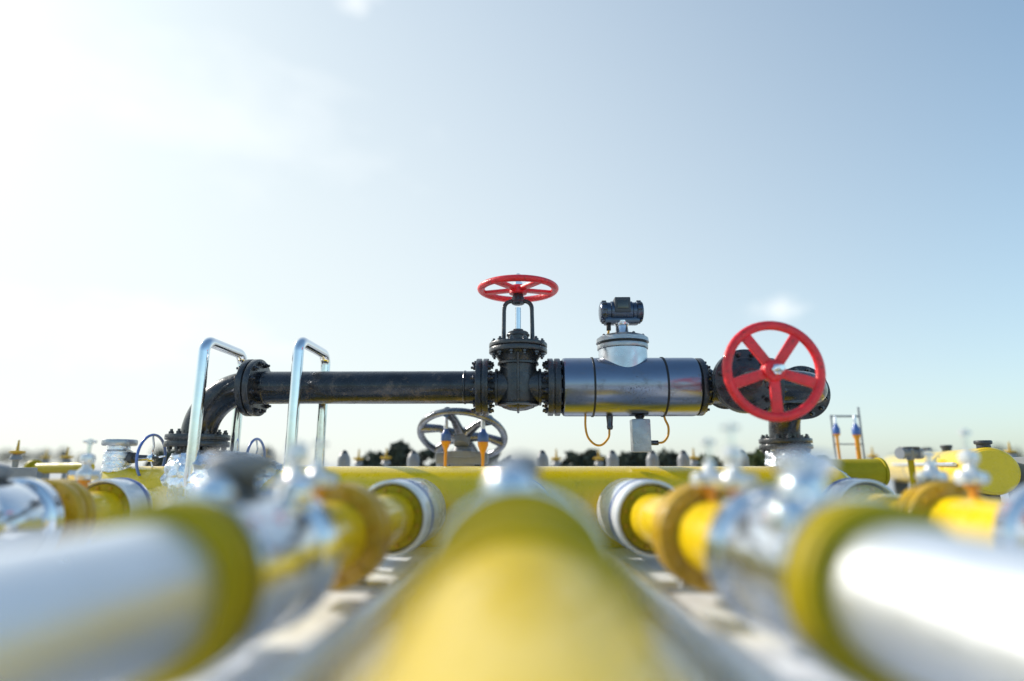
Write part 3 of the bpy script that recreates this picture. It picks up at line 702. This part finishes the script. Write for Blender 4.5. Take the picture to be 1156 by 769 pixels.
def leaf_cluster(center, rad, n, size, seed):
    rnd = random.Random(seed); mb = MB()
    for k in range(n):
        while True:
            d = Vector((rnd.uniform(-1, 1), rnd.uniform(-1, 1), rnd.uniform(-1, 1)))
            if d.length < 1: break
        if d.length > 0: d = d * (0.55 + .45 * rnd.random()) if d.length < .5 else d
        p = Vector(center) + Vector((d.x * rad[0], d.y * rad[1], d.z * rad[2]))
        nn = noise.noise(p * (2.2 / max(rad)) + Vector((seed, 0, 0)))
        if nn < -.3: continue
        a = Vector((rnd.gauss(0, 1), rnd.gauss(0, 1), rnd.gauss(0, 1))).normalized()
        b = a.cross(Vector((rnd.gauss(0, 1), rnd.gauss(0, 1), rnd.gauss(0, 1)))).normalized()
        s_ = size * rnd.uniform(.6, 1.4); i = len(mb.v)
        mb.v += [p - a * s_, p + b * s_ * .45, p + a * s_, p - b * s_ * .45]; mb.f.append((i, i + 1, i + 2, i + 3))
    return mb
def shrub(label, px, pyt, w_, Y=1080, m='leaf', seed=0, group='low dark shrubs behind the header pipe'):
    tp = P(px, pyt + .5, Y); h = tp.z - G; base = (tp.x, Y, G)
    t = thing('shrub', label, 'shrub', base, (0, 0, 0), group)
    mb = leaf_cluster((0, 0, h * .52), (w_ * 1.25, w_ * .7, h * .54), 3200, 7, seed); mb.build('crown', m, t, smooth=False)
    mb = MB()
    for k in range(4):
        a = k * 1.6 + seed; mb.tube([(0, 0, 0), (math.cos(a) * w_ * .2, math.sin(a) * w_ * .2, h * .3), (math.cos(a) * w_ * .5, math.sin(a) * w_ * .5, h * .7)], [3, 2, .8], 8)
    mb.build('trunk', 'bark', t)
sh = [(425, 513, 36, 'lowest dark shrub at the left end of the row'), (452, 503, 26, 'dark shrub with a raised tip, left of the tilted handwheel'), (484, 511, 34, 'dark shrub under the left side of the tilted handwheel'),
      (520, 512, 34, 'dark shrub between the two middle nozzles'), (560, 513, 32, 'dark shrub right of the middle nozzles'), (643, 513, 34, 'dark shrub just left of the looped cable'),
      (668, 512, 32, 'dark shrub beneath the looped orange cable'), (704, 514, 30, 'dark shrub left of the hanging sensor box'), (722, 511, 28, 'dark shrub directly below the sensor box'),
      (752, 512, 34, 'dark shrub at the right end of the row'), (195, 512, 44, 'greyish shrub behind the left chrome hoop')]
for i, (px, py, w_, lb) in enumerate(sh): shrub(lb, px, py, w_, seed=i + 1)
shrub('sunlit green bush left of the right foil jacket', 855, 513, 34, m='leafg', seed=31, group='green bushes by the right foil jacket')
shrub('smaller green bush behind the right sampling valves', 800, 517, 30, m='leafg', seed=32, group='green bushes by the right foil jacket')

# far tree line
def tree(label, X, Y, h, w_, seed):
    t = thing('tree', label, 'tree', (X, Y, G), (0, 0, 0), 'far trees on the horizon')
    mb = leaf_cluster((0, 0, h * .62), (w_, w_, h * .38), 700, h * .05, seed); mb.build('crown', 'leaf', t, smooth=False)
    mb = MB(); mb.tube([(0, 0, 0), (h * .02, 0, h * .3), (0, 0, h * .75)], [h * .03, h * .022, h * .008], 8)
    for k in range(4):
        a = k * 1.7; mb.tube([(0, 0, h * (.3 + .08 * k)), (math.cos(a) * w_ * .5, math.sin(a) * w_ * .5, h * (.5 + .08 * k))], [h * .012, h * .005], 6)
    mb.build('trunk', 'bark', t)
rt = random.Random(5)
spots = ['at the far left edge', 'second from the left edge', 'third from the left edge', 'behind the yellow pipe at the far left', 'left of the steel riser', 'beyond the steel riser', 'behind the left chrome hoop', 'seen between the chrome hoops',
         'right of the crossbar frame', 'beyond the yellow tank', 'behind the tank top', 'above the right end of the tank', 'near the right edge', 'at the far right edge']
pxs = [5, 25, 48, 70, 92, 135, 180, 300, 985, 1010, 1050, 1085, 1130, 1150]
for i, (px, lb) in enumerate(zip(pxs, spots)):
    Y = rt.uniform(9000, 12000); q = P(px, 525, Y)
    tree('small hazy tree on the horizon ' + lb, q.x, Y, rt.uniform(230, 420) , rt.uniform(90, 170), 50 + i)

# ------------------------------------------------------------------ yellow tank at the right
c = P(1119, 532, 700); az = R(24)
t = thing('gas_tank', 'big bright yellow horizontal tank with a flat end, at the right', 'tank', c, (0, 0, -az))
TR = 27; LT = 700
mb = MB(); mb.lathe((0, 0, 0), (0, 1, 0), [(-3, TR - 4), (-2, TR - 1), (0, TR), (LT, TR), (LT + 10, TR - 6), (LT + 16, 4)], 72); mb.build('shell', 'yellow', t)
mb = MB(); mb.lathe((0, 0, 0), (0, 1, 0), [(-5, TR - 3.5), (-4.6, TR - 3), (-2.4, TR - 3)], 72); mb.build('end_plate', 'yellow', t)
mb = MB(); mb.box((0, 0, -TR - 3), (30, 2 * LT * .01 + 10, 5), bev=.5)
for yy in (40, 340, 640):
    mb = MB(); mb.box((0, yy, (-TR + 6 + (G - c.z)) / 2 + 1), (26, 16, abs(G - c.z) - TR + 6), bev=1); mb.build('saddle', 'darkgrey', t)
for yy, hh in ((8, 9), (190, 9), (330, 9)):
    mb = MB(); mb.cyl((0, yy + 6, TR - 2), (0, 0, 1), 0, hh, 7 if yy < 100 else 6, 20); mb.cyl((0, yy + 6, TR - 2), (0, 0, 1), hh - 3, hh + 1.5, 9 if yy < 100 else 7.5, 20); mb.build('manhole_cap', 'darkgrey', t)
# white strap along the tank side: gauge pipe
mb = MB(); mb.tube([(-TR - 2.5, 20, 8), (-TR - 2.5, 200, 8), (-TR - 2.5, 500, 8)], 2.2, 12); mb.build('gauge_pipe', 'white', t)
c = P(1027, 512, 860)
needle = thing('cross_valve', 'dark blue grey cross shaped valve on a riser, before the left part of the tank', 'valve', (c.x, 860, c.z), (0, 0, .3))
mb = MB(); mb.lathe((0, 0, 0), (1, 0, 0), [(-19, 8), (-13, 8), (-12, 5), (12, 5), (13, 8), (19, 8)], 26); mb.lathe((0, 0, 0), (0, 0, 1), [(-9, 5), (4, 6), (7, 3)], 22); mb.build('body', 'grey', needle)
mb = MB(); mb.lathe((0, 0, 0), (0, 0, 1), [(G - c.z + .8, 9), (G - c.z + 4, 9), (G - c.z + 5, 4), (-8, 4)], 20); mb.build('riser', 'olive', needle)
mb = MB(); mb.torus((0, 0, 8), (0, 0, 1), 12, 1.3, 36, 8); mb.tube([(-12, 0, 8), (12, 0, 8)], 1.2, 8); mb.build('handwheel', 'darkgrey', needle)
# rear yellow pipes
def rear_pipe(label, a, b, r, m='yellow'):
    a = Vector(a); b = Vector(b); base = (a + b) / 2
    t = thing('rear_pipe', label, 'pipe', base, (0, 0, 0), 'yellow pipes in the background')
    d = (b - a); ln = d.length
    mb = MB(); mb.lathe(a - base, d, [(0, r - 2), (.6, r), (ln - .6, r), (ln, r - 2)], 56); mb.build('pipe_barrel', m, t)
    mb = MB(); mb.ring(a - base, d, 2, 9, r + 5, r - 1, 56); mb.build('collar', m, t)
    mb = MB(); mb.ring(b - base, d, -5, -1, r + 1.5, r - 1, 56); mb.build('collar', m, t)
    for f_ in (.2, .8):
        q = a.lerp(b, f_) - base; mb = MB(); mb.box((q.x, q.y, (G - base.z - r + 4) / 2), (14, 14, abs(G - base.z) - r + 4), bev=1); mb.build('support', 'grey', t)
rear_pipe('brownish yellow pipe between the right foil jacket and the tank', P(925, 534, 780), P(996, 533, 780), 17, 'olive')
rear_pipe('slender yellow pipe far left, beyond the outermost pipe', P(36, 529, 880), P(100, 528, 820), 7.5, 'olive')
rear_pipe('low yellow pipe crossing behind the outermost left pipe', P(-60, 556, 760), P(40, 553, 760), 12)

# small far fittings on the left, boxes at the edges
def gauge_post(label, px, pyt, Y):
    b = P(px, pyt, Y); t = thing('gauge_post', label, 'gauge', (b.x, Y, G), (0, 0, 0), 'small gauge posts in the background'); h = b.z - G
    mb = MB(); mb.lathe((0, 0, 0), (0, 0, 1), [(0, 9), (2, 9), (3, 3.5), (h - 16, 3.5), (h - 14, 8), (h - 9, 6), (h - 6, 3)], 20); mb.build('post', 'palegrey', t)
    mb = MB(); mb.lathe((0, 0, 0), (0, 0, 1), [(h - 7, 4), (h - 5, 9), (h - 2.5, 9), (h - 1.5, 2), (h + 12, 1)], 20); mb.build('cap', 'ochre', t)
gauge_post('small gauge post with ochre cap, leftmost in the background', 20, 507, 800)
gauge_post('small gauge post with ochre cap left of the steel riser', 76, 513, 950)
gauge_post('small gauge post between the two small ones at the far left', 52, 514, 1100)
gauge_post('small gauge post between the two chrome hoops', 300, 514, 1000)
gauge_post('small gauge post just left of the lowest dark shrub', 405, 515, 1000)
gauge_post('small gauge post behind the steel gearbox pedestal, left side', 436, 514, 980)
gauge_post('small gauge post between the central valve block and the looped cable', 628, 515, 1000)
gauge_post('small gauge post between the looped cable and the sensor box', 676, 515, 1010)
gauge_post('small gauge post left of the right sampling valves, by the last dark shrub', 783, 514, 990)
gauge_post('small gauge post at the right edge, above the tank end', 1140, 507, 1000)
gauge_post('small gauge post just right of the right foil jacket', 985, 512, 1100)
def cabinet(label, px0, px1, pyt, Y, m):
    a = P(px0, pyt, Y); b = P(px1, pyt, Y); cx = (a.x + b.x) / 2; wd = b.x - a.x; h = a.z - G
    t = thing('control_cabinet', label, 'cabinet', (cx, Y, G), (0, 0, 0), 'grey control cabinets')
    mb = MB(); mb.box((0, 0, h / 2), (wd, 50, h), bev=1.5); mb.build('cabinet_body', m, t)
    mb = MB(); mb.box((0, -26.2, h / 2), (wd - 8, 2, h - 10), bev=.6); d = mb.build('door', m, t)
    mb = MB(); mb.box((wd * .3, -28.6, h * .55), (2.5, 2.6, 14), bev=.5); mb.build('handle', 'chrome', d)
cabinet('dark grey control cabinet at the right edge behind the tank end', 1150, 1215, 516, 720, 'grey')
cabinet('blue grey control cabinet at the left edge', -40, 24, 528, 700, 'grey')

# ------------------------------------------------------------------ conduits on the ground beside the pipes
def conduit(label, x, r, y0, y1, k, m='chrome', gz=5):
    t = thing('ground_conduit', label, 'conduit', (x, 0, G), (0, 0, math.atan(k)), 'white conduits along the ground')
    mb = MB(); mb.lathe((0, 0, gz + r), (0, 1, 0), [(y0, r - 1), (y0 + 1, r), (y1 - 1, r), (y1, r - 1)], 32); mb.build('tube', m, t)
    for y in range(int(y0) + 60, int(y1), 120):
        mb = MB(); mb.box((0, y, gz + r * .5), (r * 3.2, 9, r * 1.0 + 4), bev=.8); mb.build('clamp', 'cast', t)
conduit('thick white conduit on the ground right of the central yellow pipe', 92, 7, -60, 500, .04, 'enamel')
conduit('thin white conduit on the ground right of the central yellow pipe', 64, 3.5, -60, 570, .02, 'enamel')
conduit('thick white conduit on the ground left of the central yellow pipe', -92, 7, -60, 500, -.04, 'enamel')
conduit('thin white conduit on the ground left of the central yellow pipe', -64, 3.5, -60, 570, -.02, 'enamel')

sc.cycles.use_denoising = True
sc.cycles.max_bounces = 8
sc.cycles.sample_clamp_indirect = 8
